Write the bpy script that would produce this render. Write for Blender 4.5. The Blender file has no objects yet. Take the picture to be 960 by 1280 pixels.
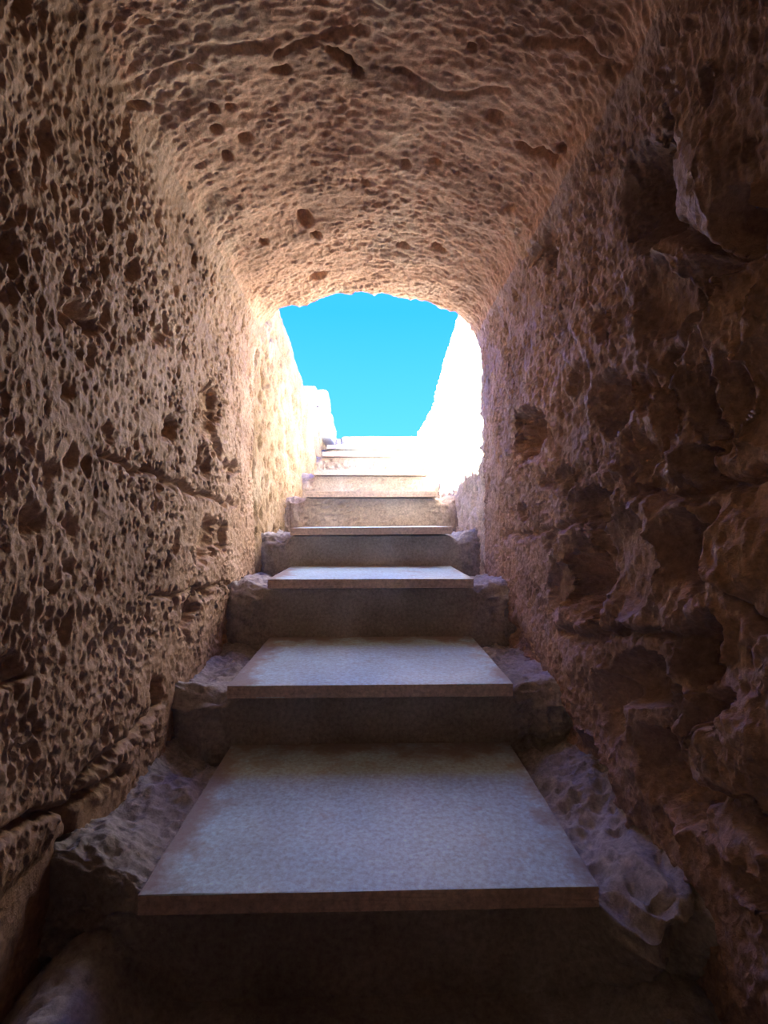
import bpy, math
import numpy as np

# ------------------------------------------------------------------ camera, sky, sun, exposure
SC = bpy.context.scene
COL = SC.collection
F = 640.0                      # focal length in pixels of the 960x1280 frame
CX, CY = 464.0, 652.0          # pixel the stairway runs towards / horizon
ZC = 1.10                      # eye height over the landing (a crouching photographer)

cam_d = bpy.data.cameras.new('camera')
cam = bpy.data.objects.new('camera', cam_d)
COL.objects.link(cam)
cam_d.sensor_fit = 'VERTICAL'
cam_d.sensor_height = 24.0
cam_d.lens = 24.0 * F / 1280.0
cam_d.clip_start = 0.02
cam.location = (0, 0, ZC)
cam.rotation_euler = (math.radians(90) + math.atan((CY - 640) / F), 0, -math.atan((480 - CX) / F))
SC.camera = cam

SC.view_settings.view_transform = 'Standard'
SC.view_settings.look = 'None'
SC.view_settings.gamma = 1.0
SC.view_settings.use_curve_mapping = False
SC.view_settings.exposure = 0.0
SC.cycles.max_bounces = 14
SC.cycles.diffuse_bounces = 10
SC.cycles.use_guiding = True

world = bpy.data.worlds.new('sky')
SC.world = world
world.use_nodes = True
wn, wl = world.node_tree.nodes, world.node_tree.links
wn.clear()
w_out = wn.new('ShaderNodeOutputWorld')
w_bg = wn.new('ShaderNodeBackground')
w_tc = wn.new('ShaderNodeTexCoord')
w_sep = wn.new('ShaderNodeSeparateXYZ')
w_ramp = wn.new('ShaderNodeValToRGB')
wl.new(w_tc.outputs['Generated'], w_sep.inputs[0])
wl.new(w_sep.outputs['Z'], w_ramp.inputs[0])
w_mul = wn.new('ShaderNodeVectorMath')
w_mul.operation = 'MULTIPLY'
w_mul.inputs[1].default_value = (1.0, 1.0, 4.2)          # the deep Mediterranean blue is far brighter than the picture can show
wl.new(w_ramp.outputs[0], w_mul.inputs[0])
wl.new(w_mul.outputs[0], w_bg.inputs[0])
wl.new(w_bg.outputs[0], w_out.inputs[0])
e = w_ramp.color_ramp.elements
e[0].position = 0.0
e[0].color = (0.26, 0.95, 1.0, 1)
e[1].position = 1.0
e[1].color = (0.08, 0.62, 1.0, 1)
for p, c in ((0.14, (0.155, 0.86, 1.0, 1)), (0.38, (0.055, 0.66, 1.0, 1))):
    q = e.new(p)
    q.color = c
w_bg.inputs[1].default_value = 1.0

sun_d = bpy.data.lights.new('sun', 'SUN')
sun = bpy.data.objects.new('sun', sun_d)
COL.objects.link(sun)
sun_d.energy = 106.0
sun_d.color = (1.0, 0.93, 0.82)
sun_d.angle = math.radians(0.6)
from mathutils import Vector
SUN_TO = Vector((1.0, 0.12, -1.0))
sun.rotation_euler = SUN_TO.to_track_quat('-Z', 'Y').to_euler()
sun.location = (-4, 3, 6)

# assumed warm spot behind the camera, unseen, added to warm the near right-hand rocks
warm_spot_d = bpy.data.lights.new('chamber_lamp', 'SPOT')
warm_spot_d.spot_size = math.radians(56)
warm_spot_d.spot_blend = 1.0
warm_spot = bpy.data.objects.new('chamber_lamp', warm_spot_d)
COL.objects.link(warm_spot)
warm_spot_d.energy = 3.2
warm_spot_d.color = (1.0, 0.66, 0.36)
warm_spot_d.shadow_soft_size = 0.12
warm_spot.location = (-0.35, -0.75, 1.30)
warm_spot.rotation_euler = (Vector((.57, 0.95, .98)) - Vector(warm_spot.location)).to_track_quat('-Z', 'Y').to_euler()

# ------------------------------------------------------------------ noise
def _h(ix, iy, k):
    x = (ix.astype(np.int64) * 374761393 + iy.astype(np.int64) * 668265263 + k * 2246822519) & 0xFFFFFFFF
    x = ((x ^ (x >> 13)) * 1274126177) & 0xFFFFFFFF
    x = ((x ^ (x >> 16)) * 2654435761) & 0xFFFFFFFF
    x ^= x >> 15
    return (x & 0xFFFFFF).astype(np.float32) / np.float32(0xFFFFFF)

def vnoise(x, y, k=0):
    ix, iy = np.floor(x), np.floor(y)
    fx, fy = x - ix, y - iy
    fx = fx * fx * (3 - 2 * fx)
    fy = fy * fy * (3 - 2 * fy)
    ix, iy = ix.astype(np.int64), iy.astype(np.int64)
    a = _h(ix, iy, k); b = _h(ix + 1, iy, k); c = _h(ix, iy + 1, k); d = _h(ix + 1, iy + 1, k)
    return (a + (b - a) * fx + (c - a) * fy + (a - b - c + d) * fx * fy) * 2 - 1

def fbm(x, y, k=0, n=4, g=0.5):
    s = 0; a = 1.0; t = 0
    for i in range(n):
        s = s + a * vnoise(x * 2 ** i + 17.3 * i, y * 2 ** i - 9.1 * i, k + i * 7)
        t += a
        a *= g
    return s / t

def worley(x, y, k=0):
    """nearest and second nearest distance, random number of the nearest cell"""
    ix, iy = np.floor(x).astype(np.int64), np.floor(y).astype(np.int64)
    f1 = np.full(x.shape, 9.0, np.float32); f2 = f1.copy(); r = np.zeros(x.shape, np.float32)
    for dx in (-1, 0, 1):
        for dy in (-1, 0, 1):
            cx, cy = ix + dx, iy + dy
            d = np.hypot(cx + _h(cx, cy, k) - x, cy + _h(cx, cy, k + 1) - y).astype(np.float32)
            m = d < f1
            f2 = np.where(m, f1, np.minimum(f2, d))
            r = np.where(m, _h(cx, cy, k + 2), r)
            f1 = np.where(m, d, f1)
    return f1, f2, r

def sm(a, b, x):
    t = np.clip((x - a) / (b - a), 0, 1)
    return t * t * (3 - 2 * t)

# ------------------------------------------------------------------ materials
def nodes_of(m):
    return m.node_tree.nodes, m.node_tree.links

def rock_material(name, cols, rough=0.6, spec=0.5, bump=0.5, scale=1.0, deep=None):
    m = bpy.data.materials.new(name)
    m.use_nodes = True
    n, l = nodes_of(m)
    b = n['Principled BSDF']
    geo = n.new('ShaderNodeNewGeometry')
    n1 = n.new('ShaderNodeTexNoise'); n1.inputs['Scale'].default_value = 3.2 * scale; n1.inputs['Detail'].default_value = 6
    n1.inputs['Distortion'].default_value = 0.6
    n2 = n.new('ShaderNodeTexNoise'); n2.inputs['Scale'].default_value = 75 * scale; n2.inputs['Detail'].default_value = 8; n2.inputs['Roughness'].default_value = 0.72
    l.new(geo.outputs['Position'], n1.inputs['Vector'])
    l.new(geo.outputs['Position'], n2.inputs['Vector'])
    r1 = n.new('ShaderNodeValToRGB')
    for i, c in enumerate(cols):
        p = 0.3 + 0.4 * i / (len(cols) - 1)
        if i < 2:
            el = r1.color_ramp.elements[i]; el.position = p
        else:
            el = r1.color_ramp.elements.new(p)
        el.color = (*c, 1)
    r1.color_ramp.elements[0].position = 0.3
    l.new(n1.outputs['Fac'], r1.inputs[0])
    r2 = n.new('ShaderNodeMapRange')
    r2.inputs['From Min'].default_value = 0.3; r2.inputs['From Max'].default_value = 0.7
    r2.inputs['To Min'].default_value = 0.6; r2.inputs['To Max'].default_value = 1.3
    l.new(n2.outputs['Fac'], r2.inputs['Value'])
    mx = n.new('ShaderNodeVectorMath'); mx.operation = 'SCALE'
    l.new(r1.outputs[0], mx.inputs[0]); l.new(r2.outputs[0], mx.inputs['Scale'])
    last = mx.outputs[0]
    if deep:      # patina: the weathered crust inside the tunnel is a different colour from the bleached stone outside
        sp = n.new('ShaderNodeSeparateXYZ'); l.new(geo.outputs['Position'], sp.inputs[0])
        mr = n.new('ShaderNodeMapRange'); mr.inputs['From Min'].default_value = deep[0]; mr.inputs['From Max'].default_value = deep[1]
        add = n.new('ShaderNodeMath'); add.operation = 'MULTIPLY_ADD'; add.inputs[1].default_value = 0.8
        l.new(n1.outputs['Fac'], add.inputs[0]); l.new(sp.outputs['Y'], add.inputs[2])
        l.new(add.outputs[0], mr.inputs['Value'])
        mc = n.new('ShaderNodeMix'); mc.data_type = 'RGBA'; mc.blend_type = 'MULTIPLY'
        l.new(mr.outputs[0], mc.inputs[0])
        l.new(last, mc.inputs[6]); mc.inputs[7].default_value = (*deep[2], 1)
        last = mc.outputs[2]
    l.new(last, b.inputs['Base Color'])
    b.inputs['Roughness'].default_value = rough
    b.inputs['Specular IOR Level'].default_value = spec
    n3 = n.new('ShaderNodeTexNoise'); n3.inputs['Scale'].default_value = 110 * scale; n3.inputs['Detail'].default_value = 8
    n3.inputs['Roughness'].default_value = 0.7
    l.new(geo.outputs['Position'], n3.inputs['Vector'])
    bp = n.new('ShaderNodeBump'); bp.inputs['Strength'].default_value = bump; bp.inputs['Distance'].default_value = 0.012
    l.new(n3.outputs['Fac'], bp.inputs['Height']); l.new(bp.outputs[0], b.inputs['Normal'])
    return m

TUNNEL = [(0.31, 0.195, 0.125), (0.48, 0.325, 0.215), (0.64, 0.47, 0.34)]
M_WALL = rock_material('tunnel limestone', TUNNEL, rough=0.62, spec=0.35, bump=0.55)
M_CEIL = rock_material('ceiling limestone', [(0.42, 0.28, 0.19), (0.68, 0.44, 0.30), (0.68, 0.52, 0.38)], rough=0.7, spec=0.25, bump=0.5)
M_RIGHT = rock_material('weathered limestone', [(0.34, 0.235, 0.185), (0.50, 0.35, 0.26), (0.62, 0.41, 0.26)], rough=0.5, spec=0.6, bump=0.8)
M_OUT = rock_material('bleached limestone', [(0.66, 0.57, 0.46), (0.78, 0.71, 0.62), (0.85, 0.80, 0.74)], rough=0.8, spec=0.2, bump=0.6)
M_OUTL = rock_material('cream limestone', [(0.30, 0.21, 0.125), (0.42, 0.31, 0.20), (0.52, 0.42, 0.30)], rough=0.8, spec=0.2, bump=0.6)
M_STEP_OUT = rock_material('pale step rock', [(0.46, 0.37, 0.30), (0.60, 0.51, 0.43), (0.74, 0.67, 0.60)], rough=0.8, spec=0.2, bump=0.8)
M_STEP = rock_material('step rock', [(0.29, 0.27, 0.23), (0.43, 0.41, 0.37), (0.56, 0.56, 0.54)], rough=0.75, spec=0.3, bump=0.5)
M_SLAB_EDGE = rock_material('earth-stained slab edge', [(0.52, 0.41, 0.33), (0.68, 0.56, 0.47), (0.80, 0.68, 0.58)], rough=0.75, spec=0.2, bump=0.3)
M_SLAB = rock_material('honed stone slab', [(0.48, 0.67, 0.76), (0.55, 0.80, 0.92), (0.62, 0.85, 0.96)], rough=0.5, spec=0.4, bump=0.12, scale=1.2)  # slab tops: blue of the skylight is painted into the stone's base colour

# ------------------------------------------------------------------ mesh helpers
def link(o, parent=None, **props):
    COL.objects.link(o)
    if parent is not None:
        o.parent = parent
    for k, v in props.items():
        o[k] = v
    return o

def sheet(name, P, mat, flip=False, faces_mask=None, parent=None, **props):
    """P: (rows, cols, 3) grid of points -> one smooth mesh"""
    r, c = P.shape[:2]
    idx = np.arange(r * c).reshape(r, c)
    q = np.stack([idx[:-1, :-1], idx[:-1, 1:], idx[1:, 1:], idx[1:, :-1]], -1)
    if flip:
        q = q[..., ::-1]
    q = q.reshape(-1, 4)
    me = bpy.data.meshes.new(name)
    me.vertices.add(r * c)
    me.vertices.foreach_set('co', P.reshape(-1).astype(np.float32))
    nf = len(q)
    me.loops.add(nf * 4)
    me.polygons.add(nf)
    me.loops.foreach_set('vertex_index', q.reshape(-1).astype(np.int32))
    me.polygons.foreach_set('loop_start', (np.arange(nf) * 4).astype(np.int32))
    me.polygons.foreach_set('use_smooth', np.ones(nf, bool))
    me.update()
    me.validate()
    me.materials.append(mat)
    return link(bpy.data.objects.new(name, me), parent, **props)

def resample(pts, spacing):
    pts = np.array(pts, float)
    seg = np.hypot(*np.diff(pts, axis=0).T)
    L = np.concatenate([[0], np.cumsum(seg)])
    if callable(spacing):
        s = [0.0]
        while s[-1] < L[-1]:
            s.append(s[-1] + spacing(np.interp(s[-1], L, pts[:, 0]), np.interp(s[-1], L, pts[:, 1])))
        s[-1] = L[-1]
        s = np.array(s)
    else:
        s = np.linspace(0, L[-1], max(2, int(L[-1] / spacing)))
    return np.stack([np.interp(s, L, pts[:, 0]), np.interp(s, L, pts[:, 1])], -1), s

def chaikin(pts, n=3):
    pts = [tuple(p) for p in pts]
    for _ in range(n):
        out = [pts[0]]
        for a, b in zip(pts[:-1], pts[1:]):
            out.append((a[0] * .75 + b[0] * .25, a[1] * .75 + b[1] * .25))
            out.append((a[0] * .25 + b[0] * .75, a[1] * .25 + b[1] * .75))
        out.append(pts[-1])
        pts = out
    return pts

def pix(X, Y, Z):
    Y = np.maximum(Y, 0.3)
    return CX + F * X / Y, CY - F * (Z - ZC) / Y

def seg_dist(px, py, line):
    """distance in pixels to a polyline and the side sign"""
    best = np.full(px.shape, 1e9)
    for (x0, y0), (x1, y1) in zip(line[:-1], line[1:]):
        dx, dy = x1 - x0, y1 - y0
        t = np.clip(((px - x0) * dx + (py - y0) * dy) / (dx * dx + dy * dy), 0, 1)
        best = np.minimum(best, np.hypot(px - x0 - t * dx, py - y0 - t * dy))
    return best

# a feature is anchored where it stands on the wall; its outline is given as seen on the flat wall plane
def blobs(px, py, items, wx, wy):
    h = np.zeros(px.shape)
    qx, qy = px + wx, py + wy
    for (cx, cy, rx, ry, rot, amp, hard) in items:
        m = (np.abs(px - cx) < 2.2 * max(rx, ry)) & (np.abs(py - cy) < 2.2 * max(rx, ry))
        if not m.any():
            continue
        a = math.radians(rot)
        ux, uy = qx[m] - cx, qy[m] - cy
        u = (ux * math.cos(a) + uy * math.sin(a)) / rx
        v = (-ux * math.sin(a) + uy * math.cos(a)) / ry
        r = np.hypot(u, v)
        h[m] += amp * (1 - sm(1 - hard, 1 + hard * 0.35, r)) * (1 - 0.35 * np.clip(r, 0, 1) ** 2)
    return h

def scoops(px, py, items, wx, wy):
    """weathered hollows that shelve gently from the far side and end at a sharp near rim"""
    h = np.zeros(px.shape); quiet = np.zeros(px.shape)
    qx, qy = px + wx, py + wy
    for (cx, cy, rx, ry, rot, depth) in items:
        m = (np.abs(px - cx) < 1.8 * max(rx, ry)) & (np.abs(py - cy) < 1.8 * max(rx, ry))
        a = math.radians(rot); depth = depth * 1.4
        ux, uy = qx[m] - cx, qy[m] - cy
        u = (ux * math.cos(a) + uy * math.sin(a)) / rx
        v = (-ux * math.sin(a) + uy * math.cos(a)) / ry
        r = np.hypot(u, v)
        near = sm(-.4, .8, u / np.maximum(r, 1e-4))
        w = .55 - .43 * near
        edge = 1 - sm(1 - w, 1.0, r)
        h[m] = np.minimum(h[m], 0) - depth * edge * (.62 + .38 * sm(-1, .6, u)) + .16 * depth * np.exp(-((r - 1.07) / .09) ** 2) * near
        quiet[m] = np.maximum(quiet[m], edge)
    return h, quiet

def cracks(px, py, items, wx, wy):
    h = np.zeros(px.shape)
    for line, w, depth in items:
        xs = [p[0] for p in line]; ys = [p[1] for p in line]
        m = (px > min(xs) - 3 * w) & (px < max(xs) + 3 * w) & (py > min(ys) - 3 * w) & (py < max(ys) + 3 * w)
        if m.any():
            h[m] -= depth * np.exp(-(seg_dist(px[m] + wx[m], py[m] + wy[m], line) / w) ** 2)
    return h

# ------------------------------------------------------------------ tunnel: walls and vaulted ceiling in one run of rock
MOUTH = 2.63
prof = chaikin([(-0.60, -0.02), (-0.60, 0.8), (-0.595, 1.55), (-0.59, 1.93), (-0.56, 2.10), (-0.42, 2.165), (-0.22, 2.235), (0.0, 2.26),
                (0.22, 2.24), (0.42, 2.18), (0.535, 2.09), (0.57, 1.92), (0.575, 1.5), (0.58, 0.8), (0.58, -0.02)], 3)
def prof_sp(x, z):
    return 0.0031 if z < 2.0 else 0.0034
pr, s = resample(prof, prof_sp)
nP = len(pr)
tg = np.gradient(pr, axis=0)
tg /= np.hypot(tg[:, 0], tg[:, 1])[:, None]
nrm = np.stack([tg[:, 1], -tg[:, 0]], -1)           # inward normal
ys = [-2.2]
while ys[-1] < MOUTH:
    d = ys[-1]
    ys.append(d + (0.09 if d < 0.45 else (0.02 if d < 0.68 else float(np.clip(1.05 * d * d / 371, 0.0019, 0.0065)))))
ys[-1] = MOUTH
ys = np.array(ys)
S, Y = np.meshgrid(s, ys, indexing='ij')
BX = np.repeat(pr[:, 0:1], len(ys), 1); BZ = np.repeat(pr[:, 1:2], len(ys), 1)
NX = np.repeat(nrm[:, 0:1], len(ys), 1); NZ = np.repeat(nrm[:, 1:2], len(ys), 1)
sL = s[np.argmax(pr[:, 1] > 2.08)]                   # where the left wall turns into the ceiling
sR = s[len(pr) - 1 - np.argmax(pr[::-1, 1] > 2.05)]
isceil = sm(sL - .08, sL + .08, S) * (1 - sm(sR - .08, sR + .08, S))
isright = sm(sR - .05, sR + .1, S)
isleft = 1 - sm(sL - .1, sL + .05, S)

def pitted(u, v, k, cell=(0.036, 0.021), depth=0.0075, warp=0.012):
    """hand-picked limestone: bowls of unequal depth between sharp crests (u, v in metres)"""
    wu = fbm(u / 0.07, v / 0.07, k, 3) * warp; wv = fbm(u / 0.07, v / 0.07, k + 50, 3) * warp
    f1, f2, r = worley((u + wu) / cell[0], (v + wv) / cell[1], k + 3)
    bowl = 1 - sm(0.0, 0.62, f1)
    crest = np.exp(-((f2 - f1) / 0.12) ** 2)
    h = -depth * bowl * (0.35 + 1.25 * r ** 2) + depth * 0.22 * crest
    g1, g2, q = worley((u + 1.6 * wu) / (cell[0] * 0.42) + 5.5, (v + 1.6 * wv) / (cell[1] * 0.42), k + 9)
    h += -depth * 0.42 * (1 - sm(0.0, 0.55, g1)) * (0.2 + 1.2 * q ** 2)
    h += fbm(u / 0.016, v / 0.011, k + 21, 3) * depth * 0.3
    h *= 0.55 + 0.75 * sm(-.5, .5, fbm(u / 0.14, v / 0.12, k + 33, 2))
    return h

px, py = pix(BX, Y, BZ)
wx = fbm(S / 0.05, Y / 0.05, 300, 4) * 16; wy = fbm(S / 0.05, Y / 0.05, 340, 4) * 16

H = fbm(S / 0.45, Y / 0.45, 5, 4) * 0.022
fine = pitted(S, Y, 11)
big1, big2, br = worley(S / 0.12 + fbm(S / .1, Y / .1, 71, 2) * .3, Y / 0.07 + fbm(S / .1, Y / .1, 75, 2) * .3, 61)
rare = -(1 - sm(0.1, 0.34, big1)) * (br > 0.86) * 0.016
# ceiling: shallower scales lying across the vault
cs = pitted(S + 3, Y + 7, 130, cell=(0.045, 0.021), depth=0.006, warp=0.02)
# right wall: large scooped hollows low down and towards the eye
zone = sm(0.0, 0.5, (1.45 - Y) * 0.9 + np.minimum(1.55 - BZ, .4) * 0.3 + 0.15 * fbm(S / .3, Y / .3, 80, 3)) * (1 - sm(1.62, 1.8, BZ + .05 * fbm(S / .1, Y / .1, 81, 2)))
wu = fbm(S / 0.16, Y / 0.16, 90, 4) * 0.10; wv = fbm(S / 0.16, Y / 0.16, 95, 4) * 0.07
t1, t2, tr = worley((S + wu) / 0.21 + .3, (Y + wv) / 0.125 + .1, 97)
tafoni = -0.040 * (1 - sm(0.0, 0.6, t1)) * (0.3 + tr) + 0.016 * np.exp(-((t2 - t1) / 0.08) ** 2)
u1, u2, ur = worley((S + wu) / 0.085 + .3, (Y + wv) / 0.055 + .1, 117)
tafoni += (-0.024 * (1 - sm(0.0, 0.55, u1)) * ur)
smooth_r = sm(0.35, 0.75, vnoise(S / .16 + 4, Y / .13, 140) * .5 + .5) * zone       # patches rubbed smooth

LEFT_BLOBS = [(108, 397, 13, 26, -40, -.045, .5), (125, 408, 10, 14, -30, -.03, .5), (262, 515, 13, 36, 0, -.05, .4), (218, 538, 11, 16, 0, -.045, .5),
    (256, 576, 8, 24, -10, -.04, .5), (272, 560, 7, 18, -20, -.03, .5), (288, 585, 9, 12, -45, -.04, .5), (262, 676, 14, 34, 8, -.06, .35),
    (282, 672, 7, 22, 0, -.04, .5), (243, 762, 8, 26, 20, -.05, .4), (262, 740, 9, 10, 0, -.03, .5), (48, 655, 14, 22, 0, -.03, .9),
    (80, 733, 10, 7, 20, -.035, .5), (100, 705, 8, 14, -30, -.02, .6), (15, 315, 12, 22, -30, -.03, .6), (90, 490, 9, 18, 0, -.02, .6), (143, 540, 6, 16, 0, -.02, .6),
    (207, 865, 5, 20, -8, -.04, .5), (105, 1048, 8, 14, 10, -.04, .6), (70, 590, 8, 20, 0, -.018, .7), (170, 340, 7, 14, 0, -.02, .6), (325, 455, 4, 16, 0, -.02, .5),
    (60, 170, 9, 22, -10, -.02, .6), (200, 420, 6, 15, 0, -.018, .6), (240, 300, 5, 14, -10, -.018, .6), (30, 830, 14, 24, 0, -.02, .8), (150, 800, 10, 22, 0, -.015, .8)]
LEFT_CRACKS = [([(135, 568), (160, 582), (190, 590), (240, 612), (290, 628)], 3.5, .03), ([(0, 856), (30, 850), (55, 835)], 4, .03),
    ([(205, 850), (207, 880), (170, 920), (120, 965), (110, 1040)], 5, .03), ([(0, 1050), (60, 1010), (110, 1000), (160, 960)], 6, .035),
    ([(200, 745), (260, 735), (300, 730)], 3, .025), ([(150, 1060), (175, 1000), (240, 900)], 5, .02)]
CEIL_BLOBS = [(178, 132, 14, 6, 0, -.04, .4), (150, 162, 5, 6, 0, -.035, .5), (267, 134, 7, 6, 0, -.04, .4), (288, 131, 7, 5, 0, -.025, .5), (270, 158, 10, 5, 0, -.03, .5),
    (283, 195, 8, 6, 0, -.04, .4), (305, 172, 8, 10, 50, -.025, .6), (380, 271, 11, 9, 0, -.05, .4), (393, 290, 8, 6, 0, -.045, .4), (328, 300, 8, 4, 0, -.03, .5),
    (455, 221, 6, 4, 0, -.03, .5), (507, 198, 7, 5, 0, -.03, .5), (590, 47, 7, 6, 0, -.03, .5), (708, 174, 8, 8, 0, -.045, .4), (505, 304, 9, 4, 0, -.04, .5), (550, 305, 10, 4, 10, -.035, .5),
    (245, 82, 14, 5, 0, -.02, .6), (620, 135, 14, 5, 0, -.02, .6), (545, 195, 9, 5, 0, -.02, .6), (395, 345, 14, 4, -20, -.03, .6), (640, 250, 9, 6, 0, -.02, .6), (350, 80, 14, 6, 0, -.02, .6)]
CEIL_CRACKS = [([(653, 166), (672, 178), (700, 188)], 4, .035), ([(415, 55), (435, 70), (448, 84)], 4.5, .035), ([(345, 60), (400, 40), (445, 25)], 4, .015),
    ([(660, 40), (730, 30), (780, 70)], 5, .018), ([(500, 80), (560, 110), (640, 100)], 4, .012), ([(100, 120), (180, 100), (260, 60), (340, 45)], 6, .012)]
RIGHT_BLOBS = [(818, 235, 34, 80, 8, -.085, .75), (905, 215, 42, 80, 5, .05, .8), (948, 275, 26, 45, 15, -.08, .7), (870, 390, 46, 52, 20, -.07, .7), (935, 400, 55, 70, 30, .06, .6),
    (665, 542, 21, 31, 0, -.11, .35), (683, 600, 9, 14, 0, -.03, .6), (775, 512, 24, 30, 25, -.06, .6), (770, 300, 16, 40, 0, -.02, .8), (690, 300, 8, 30, 0, -.025, .7),
    (800, 480, 16, 40, -15, -.05, .6), (830, 500, 20, 50, 0, .03, .7), (880, 540, 24, 60, 8, -.055, .6), (855, 580, 34, 26, 20, .045, .6), (915, 500, 30, 80, 10, .03, .7),
    (740, 640, 40, 26, -10, -.04, .7), (723, 722, 18, 62, 0, -.10, .4), (700, 720, 16, 50, 0, .02, .6), (800, 705, 52, 80, -5, .045, .55), (845, 660, 40, 60, -25, -.06, .7),
    (940, 690, 50, 66, -25, .075, .5), (880, 820, 34, 60, 10, -.07, .7), (925, 940, 62, 66, 25, .08, .5), (800, 850, 44, 42, 0, -.08, .6), (760, 880, 22, 60, -10, -.05, .6),
    (835, 980, 30, 80, -28, -.08, .6), (900, 1080, 70, 50, 35, .04, .6), (860, 900, 20, 50, 0, .04, .6), (735, 830, 24, 20, 0, .03, .6), (660, 690, 14, 20, 0, -.03, .6), (850, 130, 10, 16, 0, -.04, .5), (790, 70, 8, 14, 0, -.03, .5),
    (730, 770, 30, 18, 20, .03, .6), (790, 780, 50, 16, 10, .02, .7)]
RIGHT_CRACKS = [([(848, 160), (842, 240), (852, 275), (885, 290), (905, 315), (940, 320)], 9, .06), ([(960, 300), (905, 360), (868, 420), (835, 470), (800, 500)], 7, .035),
    ([(630, 668), (690, 664), (745, 648)], 4.5, .03), ([(790, 612), (850, 622), (905, 605), (960, 590)], 7, .05), ([(745, 650), (750, 720), (748, 790)], 6, .06),
    ([(890, 640), (900, 700), (930, 760), (958, 790)], 8, .06), ([(852, 870), (846, 920), (855, 980), (905, 1010), (960, 1060)], 9, .06),
    ([(700, 790), (740, 800), (800, 790), (860, 800)], 6, .035), ([(640, 790), (690, 880), (750, 1000), (800, 1100)], 9, .04), ([(845, 440), (850, 520), (820, 600)], 7, .04),
    ([(905, 420), (895, 500), (905, 560)], 7, .04), ([(770, 600), (760, 640), (745, 660)], 6, .04)]

RIGHT_RIMS = [([(738, 790), (738, 690), (765, 615), (785, 560), (770, 520)], 7, -.035), ([(838, 170), (836, 245), (870, 290), (900, 325), (940, 335)], 6, -.02),
    ([(955, 325), (905, 378), (872, 430), (858, 500)], 8, -.035), ([(845, 550), (820, 590), (862, 640), (895, 685), (945, 745)], 8, -.035), ([(848, 890), (856, 960), (905, 1012), (960, 1072)], 9, -.035),
    ([(640, 560), (650, 585), (690, 580)], 4, -.02), ([(700, 780), (704, 700), (712, 660)], 5, -.02), ([(700, 480), (690, 560), (700, 640)], 5, -.012), ([(760, 860), (790, 950), (850, 1040)], 8, -.03),
    ([(720, 400), (740, 470), (735, 560)], 5, -.015), ([(800, 390), (815, 450), (850, 480)], 7, -.025)]
left_quiet = sm(0.0, 0.08, BZ - (ZC - 0.62 + 0.05 * vnoise(S / .1, Y / .1, 7)) ) + sm(1.15, 1.35, Y)     # smooth undercut foot of the left wall near the eye
left_quiet = np.clip(left_quiet, 0, 1)
H += isleft * ((fine + rare) * (0.25 + 0.75 * left_quiet) + blobs(px, py, LEFT_BLOBS, wx * .5, wy * .5) + cracks(px, py, LEFT_CRACKS, wx * .6, wy * .6) + (1 - left_quiet) * -0.03)
H += isceil * (cs + blobs(px, py, CEIL_BLOBS, wx * .3, wy * .2) + cracks(px, py, CEIL_CRACKS, wx * .5, wy * .5) + fbm(S / 0.2, Y / 0.09, 44, 4) * 0.012)
RB_UP = [(*b[:5], b[5] * .5, b[6]) for b in RIGHT_BLOBS if b[5] > 0]
RB_DOWN = [(*b[:5], b[5] * 1.05, b[6]) for b in RIGHT_BLOBS if b[5] < 0]
RIGHT_SCOOPS = [(818, 235, 38, 80, 5, .10), (945, 268, 34, 52, 15, .09), (892, 352, 38, 56, 30, .09), (828, 365, 34, 60, 0, .035), 
    (763, 503, 27, 47, 5, .07), (806, 490, 17, 34, -20, .06), (846, 500, 14, 52, 0, .045), (886, 505, 17, 48, 0, .05), (882, 578, 22, 26, 0, .06), (798, 576, 25, 45, 0, .05),
    (738, 632, 34, 27, -10, .06), (783, 705, 42, 76, -4, .05), (856, 690, 40, 62, -10, .08), (729, 727, 20, 58, 0, .06), (925, 500, 22, 70, 5, .06), (700, 735, 12, 40, 0, .04),
    (690, 300, 8, 36, 0, .03), (672, 310, 7, 22, 10, .03), (720, 470, 9, 26, 5, .03), (705, 600, 10, 22, 0, .03), (800, 850, 44, 40, 0, .09), (878, 815, 30, 56, 12, .08), (765, 890, 20, 52, -14, .06),
    (836, 975, 28, 76, -28, .09), (905, 885, 28, 26, 10, .05), (875, 905, 16, 40, 5, .05), (930, 1010, 40, 18, 38, .06), (745, 960, 18, 50, -25, .05), (660, 860, 14, 16, 0, .04), (930, 1110, 50, 20, 40, .05),
    (655, 640, 8, 14, 0, .03), (690, 680, 12, 18, 0, .03), (850, 130, 9, 18, 0, .04), (905, 90, 12, 30, 0, .03), (790, 60, 8, 18, 0, .03), (752, 400, 9, 26, 0, .025)]
sc_h, sc_q = scoops(px, py, RIGHT_SCOOPS, wx * .4, wy * .4)
H += isright * (tafoni * zone * (.42 - .35 * sc_q) + sc_h + blobs(px, py, RB_UP + [(665, 540, 21, 33, 0, -.13, .3), (727, 724, 17, 56, 0, -.08, .35), (683, 600, 8, 12, 0, -.04, .5), (770, 505, 16, 28, 15, -.05, .5), (708, 174, 8, 9, 0, -.04, .4)], wx * .4, wy * .45) + 0.9 * cracks(px, py, RIGHT_CRACKS, wx * .6, wy * .6)
                + cracks(px, py, RIGHT_RIMS, wx * .5, wy * .5) * .5 + fbm(S / .09, Y / .06, 170, 4) * .009 * zone)
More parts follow.
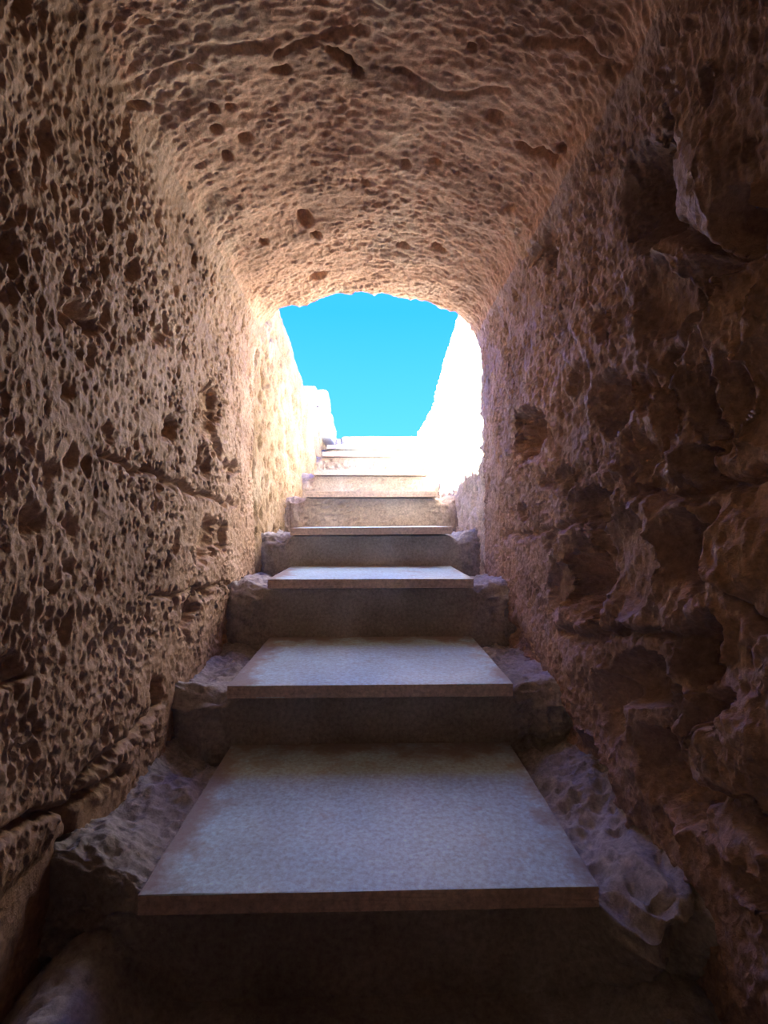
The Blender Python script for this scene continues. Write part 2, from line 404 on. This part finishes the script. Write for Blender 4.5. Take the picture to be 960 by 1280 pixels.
# fine relief of the right wall stands on the flanks of the big forms too
VR = Y + H * 0.9
fine_r = pitted(S + .4 * H, VR, 411, cell=(0.045, 0.022), depth=0.010)
gritty = fbm(S / .02, VR / .016, 160, 4) * .0045 - 0.006 * (1 - sm(0.05, .5, worley(S / .03, VR / .024, 165)[0])) * sm(-.1, .3, fbm(S / .08, VR / .06, 167, 3))
HF = isright * (fine_r * (1.15 - 0.55 * zone - 0.35 * smooth_r) + rare * (1 - zone) + gritty * (.5 + .7 * zone) * (1 - .5 * sc_q)) * (1 - .35 * sc_q)
HF += isleft * left_quiet * gritty * .7 + isceil * gritty * .6
# keep the rock out of the way of the eye and quiet where nothing looks
K = sm(-0.6, 0.6, Y) * 0.8 + 0.2
H *= K; HF *= K
PX = BX + NX * H; PZ = BZ + NZ * H; PY = Y.copy()
G = np.stack([PX, PY, PZ], -1)
gn = np.cross(np.gradient(G, axis=0), np.gradient(G, axis=1))
gn /= np.linalg.norm(gn, axis=-1, keepdims=True) + 1e-12
sg = np.sign((gn[..., 0] * NX + gn[..., 2] * NZ).mean())
PX += sg * gn[..., 0] * HF; PY += sg * gn[..., 1] * HF; PZ += sg * gn[..., 2] * HF
# the arch rim is worn back irregularly
rim = sm(MOUTH - 0.10, MOUTH, Y)
PY += rim * (0.05 * fbm(S / 0.12, S * 0 + 3, 500, 4)) * (isceil + 0.3)
PZ += isceil * rim ** 2 * 0.02 * (1 + fbm(S / 0.06, S * 0, 510, 3))
P = np.stack([PX, PY, PZ], -1)
iL = int(np.argmax(s >= sL)); iR = int(np.argmax(s >= sR))
sheet('wall_left', P[:iL + 1], M_WALL, kind='structure')
sheet('ceiling', P[iL:iR + 1], M_CEIL, kind='structure')
sheet('wall_right', P[iR:], M_RIGHT, kind='structure')

# ------------------------------------------------------------------ open cutting beyond the mouth
STEP_Y = [0.956, 1.532, 2.117, 2.693, 3.297, 3.85, 4.50, 5.07, 5.65]
STEP_H = [-.681, -.486, -.238, -.032, .196, .388, .612, .760, .945]
def cutting(side):
    yy = np.arange(MOUTH - 0.16, 6.4, 0.009)
    vv = np.concatenate([np.linspace(0, 1, 230), 1 + np.linspace(0.004, 1, 60) ** 1.6])
    V, YY = np.meshgrid(vv, yy, indexing='ij')
    foot = np.interp(yy, STEP_Y, STEP_H) - 0.45
    if side < 0:
        xb = np.interp(yy, [2.47, 2.65, 2.75, 3.3, 3.9, 4.5, 6.4], [.66, .60, .585, .56, .52, .49, .49])
        xt = np.interp(yy, [2.47, 2.65, 3.35, 3.95, 4.3, 4.6, 6.4], [.66, .60, .58, .56, .53, .52, .52])
        top = np.interp(yy, [2.6, 3.3, 3.6, 3.95, 4.25, 4.55, 5.0, 6.4], [1.52, 1.40, 1.34, 1.24, 1.10, 1.02, .97, .95])
    else:
        xb = np.interp(yy, [2.47, 2.65, 2.75, 3.3, 3.9, 4.5, 6.4], [.66, .595, .59, .57, .51, .475, .475])
        xt = np.interp(yy, [2.47, 2.65, 3.35, 3.9, 4.3, 4.7, 6.4], [.66, .58, .555, .545, .52, .49, .485])
        top = np.interp(yy, [2.6, 3.3, 3.6, 3.9, 4.25, 4.65, 5.0, 6.4], [1.52, 1.38, 1.32, 1.21, 1.07, .97, .95, .95])
    top = top + 0.03 * fbm(yy / 0.12, yy * 0 + side, 800, 4)
    t = np.clip(V, 0, 1); o = np.clip(V - 1, 0, 1)
    Z = foot + (top - foot) * t
    X = xb + (xt - xb) * t ** 2
    sv = Z
    h = pitted(sv + 2 * side, YY, 600 + side * 5, cell=(0.06, 0.032), depth=0.014 if side < 0 else .022) + fbm(sv / .4, YY / .3, 620 + side, 4) * 0.02
    h -= 0.03 * (1 - sm(0.1, 0.34, worley(sv / .14, YY / .1, 655 + side)[0]))
    roundtop = sm(0.93, 1.0, t)
    X = X - h * (1 - roundtop * .5) + roundtop * 0.03
    X = X + o * 3.2
    Z = Z + o * 0.12 + (fbm(X / .2, YY / .2, 640 + side, 4) * 0.02 + 0.01 * roundtop) * (V > 1) + fbm(X / .9, YY / .9, 644, 3) * .06 * o
    P = np.stack([side * X, YY, Z + ZC], -1)
    return P
sheet('wall_left_outside', cutting(-1), M_OUTL, kind='structure')
sheet('wall_right_outside', cutting(1), M_OUT, flip=True, kind='structure')

# hillside over the tunnel: a broad mass of rock with its face above the mouth
def hill():
    xx = np.linspace(-3.8, 3.8, 200)
    pts, _ = resample([(MOUTH - 0.03, 2.2), (MOUTH - 0.03, 2.52), (MOUTH - 0.25, 2.62), (-2.5, 2.9)], 0.03)
    A, B = np.meshgrid(xx, np.arange(len(pts)), indexing='ij')
    Yy = pts[B, 0]; Zz = pts[B, 1]
    n = np.abs(fbm(A / .3, B / 9., 700, 4)) * 0.03
    lip = (B < 1)
    arch = np.interp(np.abs(xx), [0, .22, .42, .56, .62, 4], [2.34, 2.32, 2.26, 2.2, 2.18, 2.18])[:, None]
    Zz = np.maximum(Zz, arch)
    return np.stack([A, Yy + n * (~lip), Zz + n * (~lip)], -1)
sheet('hillside_ground', hill(), M_OUT, kind='structure')
# ground above the top of the stairs
gx, gy = np.meshgrid(np.linspace(-3.8, 3.8, 120), np.linspace(5.72, 12.0, 90), indexing='ij')
sheet('upper_ground', np.stack([gx, gy, ZC + .93 - 0.03 * (gy - 5.7) + fbm(gx / .5, gy / .5, 720, 4) * .02], -1), M_OUT, kind='structure')
# chamber end behind the eye
bx, bz = np.meshgrid(np.linspace(-.75, .75, 80), np.linspace(-.1, 2.4, 120), indexing='ij')
sheet('wall_back', np.stack([bx, -2.15 + fbm(bx / .2, bz / .2, 730, 4) * .03, bz], -1), M_WALL, kind='structure')

# ------------------------------------------------------------------ rock-cut steps
W2 = 0.425
TH = 0.038
NOSE = 0.055
def step_path(i):
    """profile (y, z) of step i: foot of its riser, up, and back to the foot of the next riser"""
    y0 = STEP_Y[i] + NOSE; z = ZC + STEP_H[i] - TH
    zl = (ZC + STEP_H[i - 1] - TH - .05) if i else 0.12
    y1 = (STEP_Y[i + 1] + NOSE) if i + 1 < len(STEP_Y) else 6.4
    return [(y0, zl), (y0, z), (y1 + .03, z)]

xs = np.concatenate([np.arange(-0.68, -0.40, 0.0042), np.arange(-0.40, 0.40, 0.011), np.arange(0.40, 0.68, 0.0042)])
def step_mesh(i):
    pts = step_path(i)
    d = pts[0][0]
    pp, ss = resample(pts, float(np.clip(d * 0.0036, 0.0036, 0.010)))
    X, T = np.meshgrid(xs, ss, indexing='ij')
    Y = np.interp(T, ss, pp[:, 0]); Z = np.interp(T, ss, pp[:, 1])
    riser = pts[1][1] - pts[0][1]
    onr = 1 - sm(riser - 0.03, riser + 0.005, T)                 # 1 on the riser
    L = ss[-1]
    side = sm(W2 - 0.01, W2 + 0.05, np.abs(X))
    edge = np.clip((np.abs(X) - W2) / 0.18, 0, 1)
    rough = pitted(X + i, T + i * 1.7, 900 + i, cell=(0.05, 0.045), depth=0.010) + fbm(X / .12 + i, T / .12, 930 + i, 4) * 0.02
    mid = fbm(X / .15 + i, T / .1, 950 + i, 5) * 0.006
    if i >= 4:
        mid = mid + pitted(X * .8 + T * .6 + i, T - X * .4, 990 + i, cell=(.05, .022), depth=.012)
    # treads beside the slab: banked up to the wall, broken front edge
    tr = 1 - onr
    tt = np.clip((T - riser) / max(L - riser, .01), 0, 1)
    fade = np.sin(np.pi * np.clip((T / L), 0, 1)) ** .3          # keep the joints between steps closed
    Z = Z + tr * side * (0.0 + edge * (.07 if i == 0 else .02) + 0.03 * fbm(X / .09 + 3 * i, T / .12, 970 + i, 4) - .02 * tt)
    Z = Z + tr * side * rough * 1.3
    Z = Z + tr * (1 - side) * -0.004
    Y = Y - onr * ((1 - side) * mid + side * (rough * 1.2 + 0.02 * fbm(X / .07, T / .07, 980 + i, 4))) * fade
    # worn round lip at the sides
    lipw = np.exp(-((T - riser) / 0.03) ** 2) * side
    Y = Y + lipw * 0.02; Z = Z - lipw * 0.028
    if i == 0:                                                   # the right-hand shoulder reaches further out
        r = sm(W2 - .03, W2 + .08, X)
        Y = Y - r * 0.14 * np.clip(T / riser, 0, 1) ** 1.5 * (1 - sm(.0, .4, tt)) * (1 + .5 * fbm(X / .05, T / .05, 991, 3))
    return np.stack([X, Y, Z], -1)

stairs = link(bpy.data.objects.new('stairs', None), kind='structure')
for i in range(len(STEP_Y)):
    sheet('step', step_mesh(i), M_STEP if i < 4 else M_STEP_OUT, parent=stairs)

# lowest landing in front of the first riser, with the banked rock at its sides
fx, fy = np.meshgrid(np.arange(-.68, .68, .006), np.concatenate([np.arange(-2.2, .5, .05), np.arange(.5, 1.10, .006)]), indexing='ij')
ed = np.clip((np.abs(fx) - .40) / .18, 0, 1)
lump = sm(.45, 1.0, fy) * (np.exp(-((fx + .53) / .09) ** 2) * .10 + np.exp(-((fx - .56) / .1) ** 2) * .06)
fz = .20 - 0.02 + ed * .03 + lump + fbm(fx / .12, fy / .12, 1000, 5) * (.006 + .03 * ed) + pitted(fx, fy, 1010, depth=.008) * (.2 + ed)
sheet('floor', np.stack([fx, fy, fz], -1), M_STEP, kind='structure')

# ------------------------------------------------------------------ tread slabs
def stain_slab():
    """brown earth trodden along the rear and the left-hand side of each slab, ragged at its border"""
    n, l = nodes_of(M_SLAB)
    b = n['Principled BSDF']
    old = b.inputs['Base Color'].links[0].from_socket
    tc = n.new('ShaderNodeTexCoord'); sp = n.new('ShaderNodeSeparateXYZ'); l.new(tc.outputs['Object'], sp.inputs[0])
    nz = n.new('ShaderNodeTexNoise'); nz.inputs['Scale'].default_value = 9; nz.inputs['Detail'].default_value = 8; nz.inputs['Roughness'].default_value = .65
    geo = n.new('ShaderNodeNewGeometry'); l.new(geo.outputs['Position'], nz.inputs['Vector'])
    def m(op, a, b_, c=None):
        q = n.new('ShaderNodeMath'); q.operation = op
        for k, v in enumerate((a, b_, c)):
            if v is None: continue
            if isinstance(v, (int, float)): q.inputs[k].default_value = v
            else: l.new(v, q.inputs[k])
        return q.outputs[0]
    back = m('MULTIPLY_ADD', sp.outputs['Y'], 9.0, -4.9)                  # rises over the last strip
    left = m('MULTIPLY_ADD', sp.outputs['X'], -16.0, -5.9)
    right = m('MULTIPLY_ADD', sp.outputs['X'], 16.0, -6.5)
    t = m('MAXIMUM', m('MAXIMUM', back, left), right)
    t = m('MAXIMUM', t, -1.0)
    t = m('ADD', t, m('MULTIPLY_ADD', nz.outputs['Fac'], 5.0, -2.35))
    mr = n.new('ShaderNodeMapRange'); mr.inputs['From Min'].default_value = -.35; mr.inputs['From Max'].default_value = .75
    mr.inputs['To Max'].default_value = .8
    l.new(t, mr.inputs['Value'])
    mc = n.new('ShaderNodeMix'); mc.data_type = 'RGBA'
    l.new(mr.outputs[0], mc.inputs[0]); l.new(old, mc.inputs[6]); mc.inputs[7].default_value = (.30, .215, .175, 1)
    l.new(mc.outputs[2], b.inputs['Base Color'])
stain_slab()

def slab(i, w, depth, label, yaw=0.0, roll=0.0):
    import bmesh
    rng = np.random.RandomState(40 + i)
    bm = bmesh.new()
    bmesh.ops.create_cube(bm, size=1.0)
    for v in bm.verts:
        v.co.x *= w; v.co.y = (v.co.y + .5) * depth; v.co.z = (v.co.z + .5) * TH
    # long edges get a few knots so the arrises can be slightly chipped
    bmesh.ops.subdivide_edges(bm, edges=bm.edges[:], cuts=9 if i < 3 else 5, use_grid_fill=True)
    bmesh.ops.bevel(bm, geom=[e_ for e_ in bm.edges if len(e_.link_faces) == 2 and e_.calc_face_angle() > 1.0], offset=0.0022, segments=2, affect='EDGES', profile=.6)
    for v in bm.verts:
        v.co.x += rng.uniform(-1, 1) * .0007; v.co.y += rng.uniform(-1, 1) * .0007; v.co.z += rng.uniform(-1, 1) * .0003
    me = bpy.data.meshes.new('tread_slab')
    bm.to_mesh(me); bm.free()
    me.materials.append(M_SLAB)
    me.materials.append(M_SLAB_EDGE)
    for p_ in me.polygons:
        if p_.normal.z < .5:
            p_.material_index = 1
    o = bpy.data.objects.new('tread_slab', me)
    o.location = (0.0, STEP_Y[i], ZC + STEP_H[i] - TH + .001)
    o.rotation_euler = (0, math.radians(roll), math.radians(yaw))
    return link(o, kind='thing', label=label, category='stair slab', group='pale stone slabs laid on the rock-cut steps')

LAB = ['largest pale blue-grey stone tread slab, lowest and closest, with brown stained back edge',
       'second stone tread slab from the bottom, bright top below the dark plastered riser',
       'third stone tread slab from the bottom, thin bright top at the tunnel mouth',
       'fourth stone tread slab from the bottom, seen edge on above the mottled brown riser',
       'fifth stone tread slab from the bottom, edge on, first one outside the tunnel',
       'sixth stone tread slab from the bottom, its right end in direct sun',
       'seventh stone tread slab from the bottom, more than half of its edge in sun',
       'topmost stone tread slab, just under the masonry kerb at ground level']
WID = [.85, .85, .85, .85, .85, .86, .86, .88]
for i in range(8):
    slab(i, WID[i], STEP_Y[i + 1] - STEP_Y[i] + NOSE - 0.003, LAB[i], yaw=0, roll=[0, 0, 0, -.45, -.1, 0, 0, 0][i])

# ------------------------------------------------------------------ dry masonry at the head of the stairs
def rough_block(parent, x0, x1, y0, y1, z0, z1, k, mat, amp=.012):
    import bmesh
    bm = bmesh.new()
    bmesh.ops.create_cube(bm, size=1.0)
    bmesh.ops.subdivide_edges(bm, edges=bm.edges[:], cuts=14, use_grid_fill=True)
    co = np.array([v.co[:] for v in bm.verts]) * 2
    n = np.abs(co) ** 22
    co = co / (n.sum(1) ** (1 / 22))[:, None]                    # rounded arrises
    a = fbm(co[:, 0] * 3 + k, co[:, 1] * 3 + co[:, 2] * 4, 1200 + k, 3) * amp
    b = fbm(co[:, 1] * 3 + k, co[:, 0] * 3 - co[:, 2] * 4, 1230 + k, 3) * amp
    for v, c, p, q in zip(bm.verts, co, a, b):
        v.co = ((x0 + x1) / 2 + c[0] * (x1 - x0) / 2 + p, (y0 + y1) / 2 + c[1] * (y1 - y0) / 2 + q, (z0 + z1) / 2 + c[2] * (z1 - z0) / 2 + (p + q) * .5)
    me = bpy.data.meshes.new('block')
    bm.to_mesh(me); bm.free()
    for p_ in me.polygons:
        p_.use_smooth = True
    me.materials.append(mat)
    return link(bpy.data.objects.new('block', me), parent)

pier = link(bpy.data.objects.new('stone_pier', None), kind='thing', category='masonry pier',
            label='sunlit stepped pier of rough stone blocks on the left at the head of the stairs')
rough_block(pier, -.76, -.39, 5.12, 5.75, ZC + .84, ZC + 1.02, 1, M_OUT)
rough_block(pier, -.75, -.425, 5.13, 5.73, ZC + 1.02, ZC + 1.15, 2, M_OUT)
rough_block(pier, -.74, -.55, 5.12, 5.70, ZC + 1.15, ZC + 1.36, 3, M_OUT)
rough_block(pier, -.555, -.455, 5.18, 5.70, ZC + 1.15, ZC + 1.34, 4, M_OUT)
kerb = link(bpy.data.objects.new('stone_kerb', None), kind='thing', category='kerb',
            label='rough pale stone kerb across the very top of the stairs against the sky')
rough_block(kerb, -.33, .56, 5.655, 5.98, ZC + .80, ZC + .945, 5, M_OUT, .008)
rough_block(kerb, -.385, -.335, 5.64, 5.95, ZC + .80, ZC + .915, 6, M_OUT, .008)
